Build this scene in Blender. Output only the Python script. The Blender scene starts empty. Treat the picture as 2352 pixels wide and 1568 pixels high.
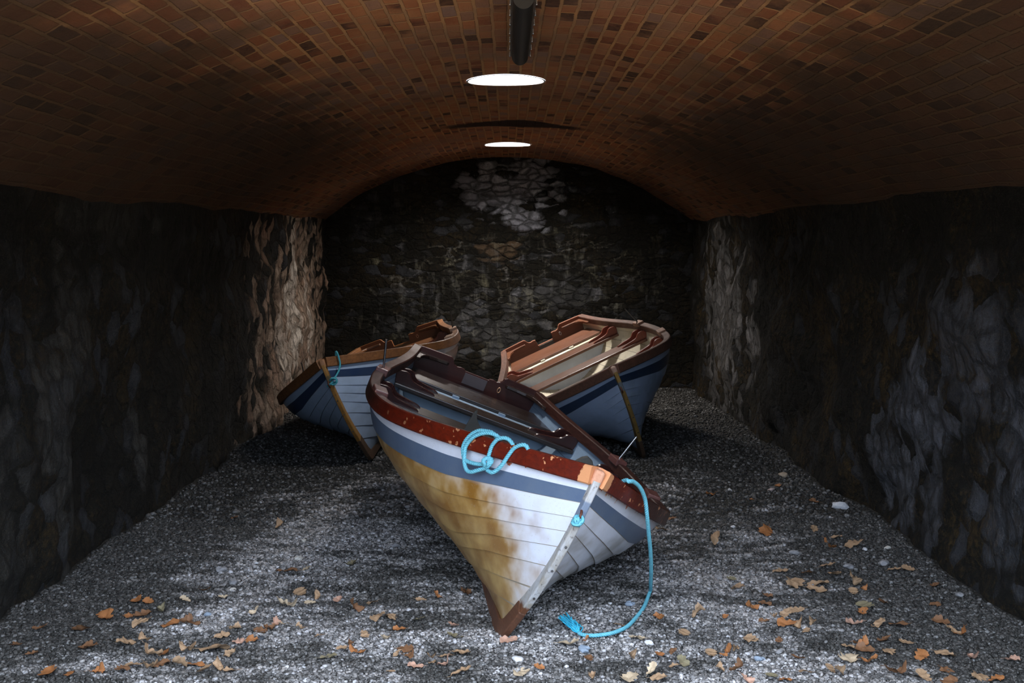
EXPOSURE=0.0
LP=[50,190]; LC=[(1,.97,.94),(1,.93,.86)]
WRAMP=[(0.,(.04,.045,.045)),(.12,(.10,.125,.15)),(.30,(.50,.61,.80)),(.6,(.80,.89,1.))]; WSTR=10.6
NP=[105000,90000,55000]
LEAVES="-1.91 5.62 o 0.074 f;-1.84 5.59 o 0.056 f;-1.96 5.31 o 0.091 f;-1.86 5.34 o 0.054 f;-1.80 5.37 b 0.083 f;-1.72 5.41 g 0.067 c;-1.60 5.17 o 0.080 f;-1.74 5.16 t 0.072 f;-1.53 5.19 b 0.061 c;-1.50 5.20 b 0.061 f;-2.00 5.10 b 0.087 f;-2.21 5.15 b 0.060 f;-1.88 4.88 b 0.087 f;-1.72 4.89 t 0.095 f;-1.65 4.92 t 0.054 c;-1.56 4.75 t 0.085 c;-1.51 4.78 o 0.063 f;-1.41 4.78 t 0.074 c;-1.30 4.81 t 0.116 f;-1.21 4.74 t 0.063 c;-1.21 4.89 k 0.053 f;-1.16 4.93 o 0.057 f;-1.31 4.98 t 0.066 f;-1.27 5.06 t 0.055 c;-1.15 5.05 b 0.067 f;-1.10 5.16 k 0.060 c;-1.06 5.14 p 0.048 f;-1.12 5.08 b 0.067 c;-1.10 5.41 p 0.118 c;-1.25 5.37 p 0.054 c;-1.26 6.22 b 0.106 f;-1.54 7.39 t 0.080 c;-1.88 7.55 b 0.064 f;-1.10 5.79 t 0.085 f;-1.62 5.84 b 0.054 f;-1.49 5.70 p 0.044 c;-1.67 5.65 p 0.053 f;-0.97 5.08 t 0.043 c;-1.94 4.58 o 0.092 f;-1.84 4.56 o 0.060 f;-2.23 4.93 b 0.057 f;-2.11 4.82 b 0.049 f;-1.60 4.64 t 0.079 f;-1.52 4.60 t 0.071 c;-1.49 4.66 b 0.069 f;-1.40 4.62 t 0.079 c;-1.34 4.65 o 0.072 f;-1.28 4.58 t 0.082 f;-1.23 4.62 t 0.068 c;-1.17 4.57 t 0.060 f;-1.63 4.58 b 0.068 f;-1.74 4.60 o 0.061 c;-1.15 6.25 p 0.053 c;-0.91 6.38 g 0.079 c;-1.01 5.55 p 0.056 f;-0.99 5.67 t 0.057 c;-0.87 5.59 k 0.056 f;-0.69 5.53 t 0.051 f;-0.76 5.40 b 0.071 c;-0.63 5.27 t 0.074 f;-0.57 5.29 t 0.066 f;-0.43 5.24 g 0.057 f;-0.37 5.66 o 0.053 c;-0.45 5.61 t 0.052 f;-0.23 5.71 b 0.075 c;-0.51 5.08 o 0.055 f;-0.56 4.96 p 0.062 c;-0.66 4.99 t 0.058 f;-0.71 4.88 b 0.049 c;-0.67 4.80 o 0.071 c;-0.74 4.83 t 0.049 f;-0.86 4.96 t 0.046 f;-0.79 4.74 g 0.074 f;-0.46 4.84 b 0.068 f;-0.44 4.76 b 0.059 c;-0.34 4.74 t 0.059 c;-0.27 4.77 t 0.063 f;-0.21 4.80 t 0.078 f;-0.40 4.66 k 0.062 f;-0.33 4.67 t 0.044 f;-0.27 4.65 k 0.061 c;-0.50 4.59 t 0.046 f;-0.20 4.57 t 0.082 f;-0.26 5.15 k 0.052 f;-0.25 5.00 g 0.081 f;-0.49 4.79 t 0.045 f;0.73 5.26 o 0.069 c;0.53 5.18 t 0.048 f;0.59 5.00 p 0.066 f;0.27 4.92 p 0.088 f;0.36 5.00 o 0.035 c;0.00 4.95 k 0.073 f;0.81 5.05 t 0.067 f;0.92 5.29 t 0.074 c;1.05 5.29 o 0.037 f;1.21 5.43 o 0.059 c;1.12 5.02 t 0.066 f;0.97 4.84 o 0.075 c;0.90 4.84 t 0.068 f;1.02 4.88 t 0.046 c;0.67 4.82 o 0.045 f;0.73 4.84 b 0.045 f;0.54 4.78 t 0.063 c;0.35 4.78 b 0.056 f;0.76 4.74 g 0.074 f;0.61 4.63 p 0.061 c;0.72 4.70 t 0.047 f;0.98 4.64 b 0.065 c;0.05 4.60 p 0.089 f;0.13 4.64 o 0.043 f;0.51 4.57 p 0.089 f;0.35 4.58 t 0.064 c;1.00 4.55 k 0.060 f;0.63 4.56 t 0.064 f;1.65 7.05 o 0.120 f;1.98 7.12 t 0.077 f;2.08 6.96 t 0.065 f;2.13 6.77 t 0.110 f;1.96 6.71 o 0.078 c;1.28 6.83 t 0.090 c;1.50 8.16 o 0.076 c;2.05 8.39 o 0.059 f;1.76 7.98 o 0.037 f;2.21 7.95 b 0.068 f;1.55 6.25 t 0.087 f;1.68 6.17 b 0.082 f;1.84 6.32 t 0.083 f;1.83 6.15 t 0.105 f;1.55 5.94 t 0.115 f;1.69 5.97 t 0.107 f;1.65 5.86 t 0.100 f;1.88 5.96 t 0.079 c;1.93 5.92 o 0.041 c;1.84 5.83 t 0.063 f;1.23 6.03 g 0.061 f;1.22 5.81 t 0.081 f;1.34 5.69 b 0.062 c;1.30 5.53 b 0.064 f;1.36 5.35 t 0.067 f;1.43 5.42 t 0.072 f;1.29 5.29 t 0.049 c;1.23 5.24 b 0.049 f;1.37 5.15 t 0.080 c;1.32 5.17 o 0.080 f;1.40 5.12 t 0.052 f;1.44 5.16 t 0.056 c;1.11 5.01 t 0.058 f;1.25 5.03 b 0.043 f;1.81 5.53 g 0.095 f;1.91 5.57 b 0.061 f;1.77 5.45 o 0.055 f;2.21 6.27 t 0.068 f;2.29 6.27 t 0.068 f;2.33 5.97 b 0.056 f;2.17 5.55 b 0.052 f;1.65 5.20 k 0.073 c;1.77 5.21 t 0.085 f;1.86 5.20 b 0.081 f;2.10 5.29 b 0.078 f;2.10 5.14 t 0.080 f;2.13 5.11 o 0.063 c;1.74 5.03 b 0.066 f;1.55 4.97 t 0.070 f;1.62 5.00 o 0.062 c;1.83 5.01 t 0.058 f;1.84 4.85 o 0.075 f;1.51 4.82 p 0.108 f;1.59 4.76 o 0.074 c;1.96 4.88 t 0.080 f;2.07 4.83 k 0.083 c;2.23 4.81 k 0.060 f;1.89 4.69 b 0.073 f;1.41 4.63 t 0.072 c;1.65 4.61 b 0.086 c;1.99 4.59 t 0.079 f;1.28 4.82 b 0.056 f;1.11 4.58 g 0.068 f;1.16 4.56 o 0.064 f;0.91 4.67 t 0.047 c;0.94 7.33 g 0.097 f;0.99 7.13 t 0.072 f;1.11 7.46 b 0.058 f;1.75 4.57 t 0.071 f;1.85 4.55 b 0.071 f;2.05 4.56 o 0.064 f;1.61 4.91 b 0.076 f;1.71 4.90 t 0.076 f;1.39 4.69 t 0.055 f;1.27 4.64 t 0.050 f"
STONES="2.25 9.03 0.070 tan;2.35 7.80 0.097 white;2.18 6.71 0.031 white;1.47 7.20 0.034 white;1.97 8.27 0.045 pink;1.67 8.34 0.039 white;2.33 6.74 0.034 pale;1.97 6.34 0.059 grey;2.19 6.39 0.060 grey;1.73 6.63 0.057 grey;2.38 5.76 0.045 grey;0.61 5.50 0.043 blue;0.51 5.50 0.019 white;0.62 5.41 0.017 white;0.24 5.29 0.021 white;0.12 5.24 0.020 pale;0.04 4.75 0.046 white;0.25 4.69 0.022 white;0.64 4.96 0.039 white;0.34 4.89 0.049 blue;-0.46 5.70 0.024 white;-1.30 6.98 0.035 pale;-0.71 6.91 0.064 grey;-1.48 5.37 0.033 blue;-1.63 6.24 0.063 grey;-1.51 6.00 0.056 grey;-1.47 6.40 0.025 white;-1.48 5.88 0.030 pale;-1.13 4.95 0.046 dark;1.11 4.82 0.041 blue;1.22 4.91 0.038 grey;1.24 4.88 0.023 white;-0.20 5.10 0.016 white;-1.25 6.52 0.051 pale;1.17 6.10 0.043 grey;0.75 5.48 0.021 pale"
import bpy, bmesh, math, random
import numpy as np
from math import *
from mathutils import Matrix, Vector
random.seed(7); RNG=np.random.default_rng(7)
SC=bpy.context.scene; COL=SC.collection
# ------------------------------------------------------------------ view
F=2575.19; H=1.76; TH=atan((784-547)/F); SL=-0.01958
vs=SC.view_settings; vs.view_transform='Standard'; vs.look='None'; vs.gamma=1; vs.use_curve_mapping=False
vs.exposure=EXPOSURE
cd=bpy.data.cameras.new('camera'); cd.lens=F/2352*36; cd.sensor_width=36; cd.clip_start=.05; cd.clip_end=200
cam=bpy.data.objects.new('camera',cd); COL.objects.link(cam); cam.location=(0,0,H)
cam.rotation_euler=(pi/2-TH,0,-8/F); SC.camera=cam
SC.cycles.max_bounces=4; SC.cycles.diffuse_bounces=3; SC.cycles.glossy_bounces=2; SC.cycles.transmission_bounces=0; SC.cycles.sample_clamp_indirect=4; SC.cycles.use_adaptive_sampling=True; SC.cycles.adaptive_threshold=.07; SC.cycles.adaptive_min_samples=16
SC.cycles.use_denoising=True; SC.cycles.use_light_tree=False; SC.cycles.caustics_reflective=False; SC.cycles.caustics_refractive=False
# ------------------------------------------------------------------ node helper
class M:
    def __init__(s,name):
        s.m=bpy.data.materials.new(name); s.m.use_nodes=True; s.t=s.m.node_tree; s.t.nodes.clear()
        s.out=s.n('ShaderNodeOutputMaterial'); s.b=s.n('ShaderNodeBsdfPrincipled'); s.t.links.new(s.b.outputs[0],s.out.inputs[0])
        s.tc=s.n('ShaderNodeTexCoord')
    def n(s,k,**kw):
        x=s.t.nodes.new(k)
        for a,v in kw.items(): setattr(x,a,v)
        return x
    def put(s,i,v):
        if isinstance(v,bpy.types.NodeSocket): s.t.links.new(v,i)
        elif isinstance(v,(tuple,list)) and i.type=='RGBA': i.default_value=tuple(v)[:3]+(1,)
        elif v is not None: i.default_value=v
    def math(s,op,a,b=0.,c=None,clamp=False):
        x=s.n('ShaderNodeMath',operation=op,use_clamp=clamp); s.put(x.inputs[0],a); s.put(x.inputs[1],b)
        if c is not None: s.put(x.inputs[2],c)
        return x.outputs[0]
    def vm(s,op,a,b=None):
        x=s.n('ShaderNodeVectorMath',operation=op); s.put(x.inputs[0],a)
        if b is not None: s.put(x.inputs[3] if op=='SCALE' else x.inputs[1],b)
        return x.outputs[1] if op in('LENGTH','DISTANCE') else x.outputs[0]
    def noise(s,v,scale,detail=3.,rough=.5,dist=0.,out=0):
        x=s.n('ShaderNodeTexNoise'); s.put(x.inputs['Vector'],v); x.inputs['Scale'].default_value=scale; x.inputs['Detail'].default_value=detail
        x.inputs['Roughness'].default_value=rough; x.inputs['Distortion'].default_value=dist; return x.outputs[out]
    def vor(s,v,scale,feat='F1',out='Distance',rnd=1.):
        x=s.n('ShaderNodeTexVoronoi',feature=feat); s.put(x.inputs['Vector'],v); x.inputs['Scale'].default_value=scale; x.inputs['Randomness'].default_value=rnd
        return x.outputs[out]
    def ramp(s,f,*st,interp='LINEAR'):
        x=s.n('ShaderNodeValToRGB'); x.color_ramp.interpolation=interp; e=x.color_ramp.elements
        while len(e)<len(st): e.new(.5)
        for k,(p,c) in zip(e,st): k.position=p; k.color=tuple(c)[:3]+(1,) if isinstance(c,(tuple,list)) else (c,c,c,1)
        s.put(x.inputs[0],f); return x.outputs[0]
    def mix(s,f,a,b,mode='MIX'):
        x=s.n('ShaderNodeMix',data_type='RGBA',blend_type=mode); s.put(x.inputs[0],f); s.put(x.inputs[6],a); s.put(x.inputs[7],b); return x.outputs[2]
    def mapr(s,f,a,b,c=0.,d=1.,smooth=False):
        x=s.n('ShaderNodeMapRange'); x.interpolation_type='SMOOTHSTEP' if smooth else 'LINEAR'
        for i,v in enumerate((f,a,b,c,d)): s.put(x.inputs[i],v)
        return x.outputs[0]
    def scale(s,v,sc):
        x=s.n('ShaderNodeMapping'); s.put(x.inputs[0],v); x.inputs['Scale'].default_value=sc; return x.outputs[0]
    def sep(s,v):
        x=s.n('ShaderNodeSeparateXYZ'); s.put(x.inputs[0],v); return x.outputs
    def comb(s,a,b,c=0.):
        x=s.n('ShaderNodeCombineXYZ'); s.put(x.inputs[0],a); s.put(x.inputs[1],b); s.put(x.inputs[2],c); return x.outputs[0]
    def bump(s,h,d=.01,st=1.,prev=None):
        x=s.n('ShaderNodeBump'); x.inputs['Strength'].default_value=st; x.inputs['Distance'].default_value=d; s.put(x.inputs['Height'],h)
        if prev: s.put(x.inputs['Normal'],prev)
        return x.outputs[0]
    def done(s,col,rough=.6,nrm=None,metal=0.,spec=.5,coat=0.):
        s.put(s.b.inputs['Base Color'],col); s.put(s.b.inputs['Roughness'],rough); s.put(s.b.inputs['Metallic'],metal)
        s.put(s.b.inputs['Specular IOR Level'],spec); s.put(s.b.inputs['Coat Weight'],coat); s.b.inputs['Coat Roughness'].default_value=.15
        if nrm: s.put(s.b.inputs['Normal'],nrm)
        return s.m
def blob(m,u,v,items,warp):
    """soft mask made of ellipses (u0,v0,ru,rv,strength) on surface coordinates, edges broken by noise"""
    tot=None
    for (u0,v0,ru,rv,st) in items:
        a=m.math('DIVIDE',m.math('SUBTRACT',u,u0),ru); b=m.math('DIVIDE',m.math('SUBTRACT',v,v0),rv)
        d=m.math('SQRT',m.math('ADD',m.math('MULTIPLY',a,a),m.math('MULTIPLY',b,b)))
        d=m.math('ADD',d,warp)
        k=m.mapr(d,1.15,.75,0.,st,True)
        tot=k if tot is None else m.math('MAXIMUM',tot,k)
    return tot
# ------------------------------------------------------------------ object helpers
def prop(o,label=None,cat=None,group=None,kind=None):
    if label: o['label']=label
    if cat: o['category']=cat
    if group: o['group']=group
    if kind: o['kind']=kind
    return o
def mk(name,v,f,mat,parent=None,smooth=False,mi=None,uv=None,label=None,auto=None):
    me=bpy.data.meshes.new(name); me.from_pydata([tuple(map(float,p)) for p in v],[],[tuple(map(int,q)) for q in f])
    for x in (mat if isinstance(mat,(list,tuple)) else [mat]): me.materials.append(x)
    if mi is not None: me.polygons.foreach_set('material_index',np.array(mi,dtype=np.int32))
    if smooth: me.polygons.foreach_set('use_smooth',np.ones(len(me.polygons),dtype=bool))
    if uv is not None:
        l=me.uv_layers.new(name='uv'); idx=np.zeros(len(me.loops),dtype=np.int32); me.loops.foreach_get('vertex_index',idx)
        l.data.foreach_set('uv',np.asarray(uv,dtype=np.float32)[idx].ravel())
    me.update(); o=bpy.data.objects.new(name,me); COL.objects.link(o)
    if parent: o.parent=parent
    if label: o['label']=label
    if auto is not None:
        me.polygons.foreach_set('use_smooth',np.ones(len(me.polygons),dtype=bool))
        try: me.set_sharp_from_angle(angle=auto)
        except Exception: pass
    return o
def empty(name,loc=(0,0,0)):
    o=bpy.data.objects.new(name,None); o.empty_display_size=.1; COL.objects.link(o); o.location=loc; return o
def bevel(o,w=.003,seg=2):
    b=o.modifiers.new('bevel','BEVEL'); b.width=w; b.segments=seg; b.limit_method='ANGLE'; b.angle_limit=.6; return o
def box(c,s,R=None):
    v=[]
    for z in(-1,1):
        for y in(-1,1):
            for x in(-1,1): v.append(Vector((x*s[0]/2,y*s[1]/2,z*s[2]/2)))
    if R is not None: v=[R@p for p in v]
    v=[p+Vector(c) for p in v]
    return v,[(0,2,3,1),(4,5,7,6),(0,1,5,4),(2,6,7,3),(0,4,6,2),(1,3,7,5)]
def prism(poly,fn,d0,d1):
    """extrude 2D polygon; fn(a,b,d)->3D"""
    n=len(poly); v=[fn(a,b,d0) for a,b in poly]+[fn(a,b,d1) for a,b in poly]
    f=[tuple(range(n))[::-1],tuple(range(n,2*n))]+[(i,(i+1)%n,(i+1)%n+n,i+n) for i in range(n)]
    return v,f
def tube(pts,r,seg=10,caps=True,taper=None):
    P=[Vector(p) for p in pts]; v=[];f=[]; n=len(P); up=None
    for i,p in enumerate(P):
        t=(P[min(i+1,n-1)]-P[max(i-1,0)]).normalized()
        if up is None: up=t.orthogonal().normalized()
        up=(up-t*up.dot(t)).normalized(); w=t.cross(up); rr=r if taper is None else r*taper[i]
        for k in range(seg):
            a=2*pi*k/seg; v.append(p+up*cos(a)*rr+w*sin(a)*rr)
    for i in range(n-1):
        for k in range(seg): f.append((i*seg+k,i*seg+(k+1)%seg,(i+1)*seg+(k+1)%seg,(i+1)*seg+k))
    if caps: f.append(tuple(range(seg))[::-1]); f.append(tuple(range((n-1)*seg,n*seg)))
    return v,f
def join(parts):
    V=[];Fc=[]
    for v,f in parts:
        o=len(V); V+=list(v); Fc+=[tuple(i+o for i in q) for q in f]
    return V,Fc
def catmull(pts,step):
    P=[Vector(p) for p in pts]; P=[P[0]*2-P[1]]+P+[P[-1]*2-P[-2]]; out=[]
    for i in range(1,len(P)-2):
        a,b,c,d=P[i-1:i+3]; n=max(2,int((c-b).length/step))
        for k in range(n):
            t=k/n; out.append(.5*((2*b)+(c-a)*t+(2*a-5*b+4*c-d)*t*t+(3*b-a-3*c+d)*t**3))
    out.append(P[-2]); return out
def rope_mesh(pts,R=.0095,pitch=.036,step=.004,fray=0.):
    """three twisted strands"""
    C=catmull(pts,step); parts=[]; up=None; fr=[]; s=0; S=[]
    for i,p in enumerate(C):
        t=(C[min(i+1,len(C)-1)]-C[max(i-1,0)]).normalized()
        if up is None: up=t.orthogonal().normalized()
        up=(up-t*up.dot(t)).normalized(); fr.append((up.copy(),t.cross(up)))
        if i: s+=(C[i]-C[i-1]).length
        S.append(s)
    for k in range(3):
        path=[]
        for i,p in enumerate(C):
            a=2*pi*(S[i]/pitch+k/3); u,w=fr[i]; path.append(p+(u*cos(a)+w*sin(a))*R*.5)
        parts.append(tube(path,R*.56,8))
    return join(parts)
# smooth noise in numpy (sum of random waves)
class FN:
    def __init__(s,seed,scale,octs=4,ax=(1,1),gain=.55,n=9):
        r=np.random.default_rng(seed); s.k=[];
        for o in range(octs):
            a=r.uniform(0,2*pi,n); f=scale*2**o*r.uniform(.7,1.3,n); s.k.append((np.cos(a)*f*ax[0],np.sin(a)*f*ax[1],r.uniform(0,2*pi,n),gain**o/sqrt(n)))
    def __call__(s,x,y):
        x=np.asarray(x,float)[...,None]; y=np.asarray(y,float)[...,None]; t=0
        for kx,ky,ph,g in s.k: t=t+(np.sin(x*kx+y*ky+ph)).sum(-1)*g
        return t
# ------------------------------------------------------------------ boat geometry
BX=np.array([0,.2,.4,.6,.8,.9,1.]); BB=np.array([.5084,.6406,.8244,.8516,.6158,.3374,.02])
SX=np.array([0,.35,.7,1.]); SS=np.array([.6321,.6286,.6886,.993]); L=3.942; RK=.3843; FT=L-RK
def spl(x,y,t):
    n=len(x); h=np.diff(x); A=np.zeros((n,n)); r=np.zeros(n); A[0,0]=A[-1,-1]=1
    for i in range(1,n-1):
        A[i,i-1]=h[i-1];A[i,i]=2*(h[i-1]+h[i]);A[i,i+1]=h[i]; r[i]=6*((y[i+1]-y[i])/h[i]-(y[i]-y[i-1])/h[i-1])
    Mm=np.linalg.solve(A,r); t=np.asarray(t,float); k=np.clip(np.searchsorted(x,t)-1,0,n-2); d=t-x[k]; hh=h[k]
    return y[k]+d*((y[k+1]-y[k])/hh-hh*(2*Mm[k]+Mm[k+1])/6)+d*d*Mm[k]/2+d**3*(Mm[k+1]-Mm[k])/(6*hh)
def hb(t): return spl(BX,BB,t)
def sh(t): return spl(SX,SS,t)
def hull(t,s):
    t,s=np.broadcast_arrays(np.asarray(t,float),np.asarray(s,float))
    zs=sh(t); n=2.6-1.3*np.clip(t-.15,0,1); x=hb(t)*(1-(1-s)**n)**.8
    return np.stack([x,t*(L-RK*np.clip(1-s,0,1)**2.2),.05+(zs-.05)*s],-1)
def xat(y,z,inset=.014):
    """inner half breadth at height z"""
    t=y/(L-.02); s=(z-.05)/(sh(t)-.05); return float(hull(t,s)[0])-inset
LAPT=[0,.45,.83,.91,1.]
LAPS=[[.03,.03,.06,.12,.195],[.08,.08,.13,.247,.34],[.15,.15,.24,.38,.48],[.25,.25,.335,.485,.595],[.37,.37,.475,.583,.68],[.50,.50,.595,.675,.755],[.64,.64,.71,.775,.833],[.82,.82,.833,.86,.895]]
def lap(k,t):
    if k<0: return 0*t
    if k>=len(LAPS): return 0*t+1
    return np.interp(t,LAPT,LAPS[k])
def P2(p): return Vector((p[0],p[1]-FT,p[2]))
def loc(v): return [(a,b-FT,c) for a,b,c in v]
def shell(off,step_h,sign=1):
    """clinker skin; returns v,f,matidx,uv ; sign=+1 outer, -1 inner"""
    nt=91; t=np.linspace(0,1,nt); V=[];Fc=[];MI=[];UV=[]
    for side in (1,-1):
        for k in range(-1,len(LAPS)):
            lo,hi=lap(k,t),lap(k+1,t); rows=[]
            for v in (0,.3,.62,1-.0045/ (.115 if k>0 else .06),1.):
                s=lo+(hi-lo)*v; p=hull(t,s)
                e=1e-3; dt=hull(np.clip(t+e,0,1),s)-hull(np.clip(t-e,0,1),s); ds=hull(t,np.clip(s+e,0,1))-hull(t,np.clip(s-e,0,1))
                n=np.cross(dt,ds); n/=np.linalg.norm(n,axis=1)[:,None]+1e-12; n*=np.sign(n[:,0:1]+1e-9)
                o=off+step_h*(1-v)*(1. if k>=0 and k<len(LAPS)-1 else (.0))
                if k==len(LAPS)-2: o=off+step_h*.6*(1-v)
                fade=np.clip((1-t)*18,0.15,1)[:,None]
                q=p+n*(o*fade if sign>0 else -(np.abs(off)+step_h*v*.6)*1.)
                if sign<0: q[:,0]=np.maximum(q[:,0],.0)
                q[:,0]*=side; base=len(V); rows.append(base); V+=q.tolist(); UV+=np.stack([t*side*.5+.5,s],1).tolist()
            for ri,(a,b) in enumerate(zip(rows[:-1],rows[1:])):
                for i in range(nt-1):
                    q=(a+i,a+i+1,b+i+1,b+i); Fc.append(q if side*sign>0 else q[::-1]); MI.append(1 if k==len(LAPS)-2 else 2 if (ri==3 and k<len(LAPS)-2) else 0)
            if k>=0:   # riser under the lap
                pr=rows[0]; prev=PREV
                for i in range(nt-1):
                    q=(prev+i,prev+i+1,pr+i+1,pr+i); Fc.append(q if side*sign>0 else q[::-1]); MI.append(0)
            globals()['PREV']=rows[-1]
    return loc(V),Fc,MI,UV
def sweep(path,prof):
    """path list of (pos,right,up), prof list of (a,b) ; closed profile"""
    n=len(prof); v=[];f=[]
    for p,r,u in path:
        for a,b in prof: v.append(p+r*a+u*b)
    for i in range(len(path)-1):
        for k in range(n): f.append((i*n+k,i*n+(k+1)%n,(i+1)*n+(k+1)%n,(i+1)*n+k))
    f.append(tuple(range(n))[::-1]); f.append(tuple(range((len(path)-1)*n,len(path)*n)))
    return v,f
# ------------------------------------------------------------------ materials
def mat_hull(name,base,amber,grime,dirtcol=(.16,.13,.09)):
    m=M(name); o=m.tc.outputs['Object']; uv=m.sep(m.tc.outputs['UV']); u,s=uv[0],uv[1]
    stb=m.math('GREATER_THAN',u,.5); t=m.math('ABSOLUTE',m.math('MULTIPLY',m.math('SUBTRACT',u,.5),2.))
    n1=m.noise(m.scale(o,(1,1.,1.6)),3.4,3,.5); n2=m.noise(m.scale(o,(1.5,1.3,1.)),6,3,.5); n3=m.noise(o,40,3,.6)
    col=m.mix(m.mapr(n3,.35,.75,0,.12),base,(base[0]*.6,base[1]*.6,base[2]*.62))
    # amber water stain: strong amidships, thinning towards the stem
    a=m.mapr(t,1.0,.86,0.,1.,True); b=m.mapr(s,.80,.72,0,1,True)
    low=m.mapr(s,.72,.2,0,1.0)
    k=m.math('ADD',m.math('MULTIPLY',a,1.0),low); k=m.math('ADD',k,m.math('MULTIPLY',m.math('SUBTRACT',n1,.5),1.4)); k=m.math('ADD',k,m.math('MULTIPLY',m.math('SUBTRACT',n2,.5),1.3))
    k=m.math('MULTIPLY',m.math('MULTIPLY',m.mapr(k,.15,1.15,0,1,True),b),m.math('MULTIPLY',stb,amber))
    amb=m.mix(m.mapr(m.math('ADD',n2,m.math('MULTIPLY',n1,.6)),.65,.95),(.50,.32,.11),(.27,.125,.022)); col=m.mix(k,col,amb)
    # grey grime
    g=m.math('ADD',m.mapr(s,.85,.15,.05,.85),m.math('MULTIPLY',m.math('SUBTRACT',n1,.5),1.6)); g=m.math('MULTIPLY',m.mapr(g,.1,.8,0,1,True),grime)
    g=m.math('MULTIPLY',g,m.math('SUBTRACT',1.,m.math('MULTIPLY',stb,.75 if amber>0 else 0.)))
    col=m.mix(g,col,dirtcol)
    if amber>0:
        fk=m.math('ADD',m.noise(m.scale(o,(1,1,.6)),26,3,.6),m.mapr(s,.87,.93,-.14,.09)); fk=m.math('MULTIPLY',m.mapr(fk,.635,.66),m.math('GREATER_THAN',s,.865)); col=m.mix(fk,col,m.mix(m.mapr(n2,.4,.6),(.35,.06,.02),(.55,.30,.18)))
    sc=m.mapr(m.noise(m.scale(o,(30,2,30)),6,2,.5),.66,.70,0,.35); col=m.mix(sc,col,(.35,.33,.3))
    return m.done(col,m.mapr(n1,.3,.7,.28,.5),m.bump(n3,.0015,.3))
def mat_stripe(name,c):
    m=M(name); o=m.tc.outputs['Object']; n=m.noise(o,9,5,.65); n2=m.noise(m.scale(o,(1,1,14)),22,3,.7)
    col=m.mix(m.mapr(n,.35,.75,0,.4),c,(c[0]*1.7+.02,c[1]*1.5+.02,c[2]*1.2+.01)); col=m.mix(m.mapr(n2,.62,.72,0,.25),col,(.25,.25,.25))
    return m.done(col,.38)
def mat_lining(name,c,dirt):
    m=M(name); o=m.tc.outputs['Object']; n=m.noise(o,3,5,.6); n2=m.noise(o,30,4,.6)
    z=m.sep(o)[2]; col=m.mix(m.mapr(n,.35,.7,0,.5),c,dirt); col=m.mix(m.mapr(z,.3,.05,0,.45),col,dirt); col=m.mix(m.mapr(n2,.55,.8,0,.3),col,(.1,.09,.07))
    return m.done(col,.5,m.bump(n2,.002,.4))
def mat_wood(name,dark,light,axis=1,rough=(.25,.5),wear=0.,wearcol=(.5,.27,.15),coat=.3,bowbare=0.,sheen=.5,age=None):
    m=M(name); o=m.tc.outputs['Object']; sc=[26,26,26]; sc[axis]=1.3
    g=m.noise(m.scale(o,tuple(sc)),2.2,5,.65,.6); n=m.noise(o,4,4,.6); f=m.noise(o,28,4,.7)
    col=m.ramp(g,(.3,dark),(.7,light)); col=m.mix(m.mapr(n,.3,.75,0,.6),col,dark)
    if age:
        q=m.sep(o); k=m.math('ADD',m.mapr(q[1],-1.5,-.5,0,1),m.math('MULTIPLY',m.math('SUBTRACT',n,.5),.8)); k=m.math('MULTIPLY',m.mapr(k,.2,.8,0,1),m.math('GREATER_THAN',m.math('ADD',q[0],m.mapr(q[1],-.35,-.25,0,.4)),.0)); col=m.mix(k,m.mix(m.mapr(g,.3,.7),age[0],age[1]),col)
    if wear>0:
        w=m.math('ADD',m.math('MULTIPLY',m.math('SUBTRACT',f,.5),1.5),m.math('MULTIPLY',m.math('SUBTRACT',n,.5),1.6)); col=m.mix(m.mapr(w,.62-wear,.75-wear,0,1),col,wearcol)
    if bowbare>0:
        y=m.sep(o)[1]; k=m.math('ADD',m.mapr(y,L-FT-.035,L-FT-.0,0,1),m.math('MULTIPLY',m.math('SUBTRACT',f,.5),1.4)); col=m.mix(m.mapr(k,.45,.6,0,bowbare),col,wearcol)
    if bowbare>0:
        c2=m.math('MULTIPLY',m.mapr(m.noise(o,20,3,.6),.63,.66),m.mapr(m.sep(o)[1],-1.1,.2,0,1)); col=m.mix(c2,col,wearcol)
    return m.done(col,m.mapr(n,.3,.7,rough[0],rough[1]),m.bump(g,.002,.35),coat=coat,spec=sheen)
def mat_plain(name,c,rough=.5,metal=0.,var=.3,sc=20,bump=.001,coat=0.):
    m=M(name); o=m.tc.outputs['Object']; n=m.noise(o,sc,4,.6)
    return m.done(m.mix(m.mapr(n,.3,.7,0,var),c,(c[0]*.45,c[1]*.45,c[2]*.45)),rough,m.bump(n,bump,.5),metal=metal,coat=coat)
def mat_stemband(name,top,low,zsplit,brown,blue=None):
    m=M(name); o=m.tc.outputs['Object']; z=m.sep(o)[2]; n=m.noise(m.scale(o,(3,3,1)),10,5,.65); n2=m.noise(o,45,3,.7)
    col=m.mix(m.mapr(n,.4,.65,0,.7),top,low); col=m.mix(m.mapr(n2,.6,.68,0,.6),col,(.05,.04,.03))
    if blue:
        k=m.math('MULTIPLY',m.mapr(z,.765,.775),m.mapr(z,.86,.85)); col=m.mix(m.math('MULTIPLY',k,.85),col,blue)
    k=m.mapr(m.math('ADD',z,m.math('MULTIPLY',m.math('SUBTRACT',n,.5),.12)),zsplit+.01,zsplit-.01,0,1); col=m.mix(k,col,brown)
    return m.done(col,.45,m.bump(n2,.001,.5))
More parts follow.
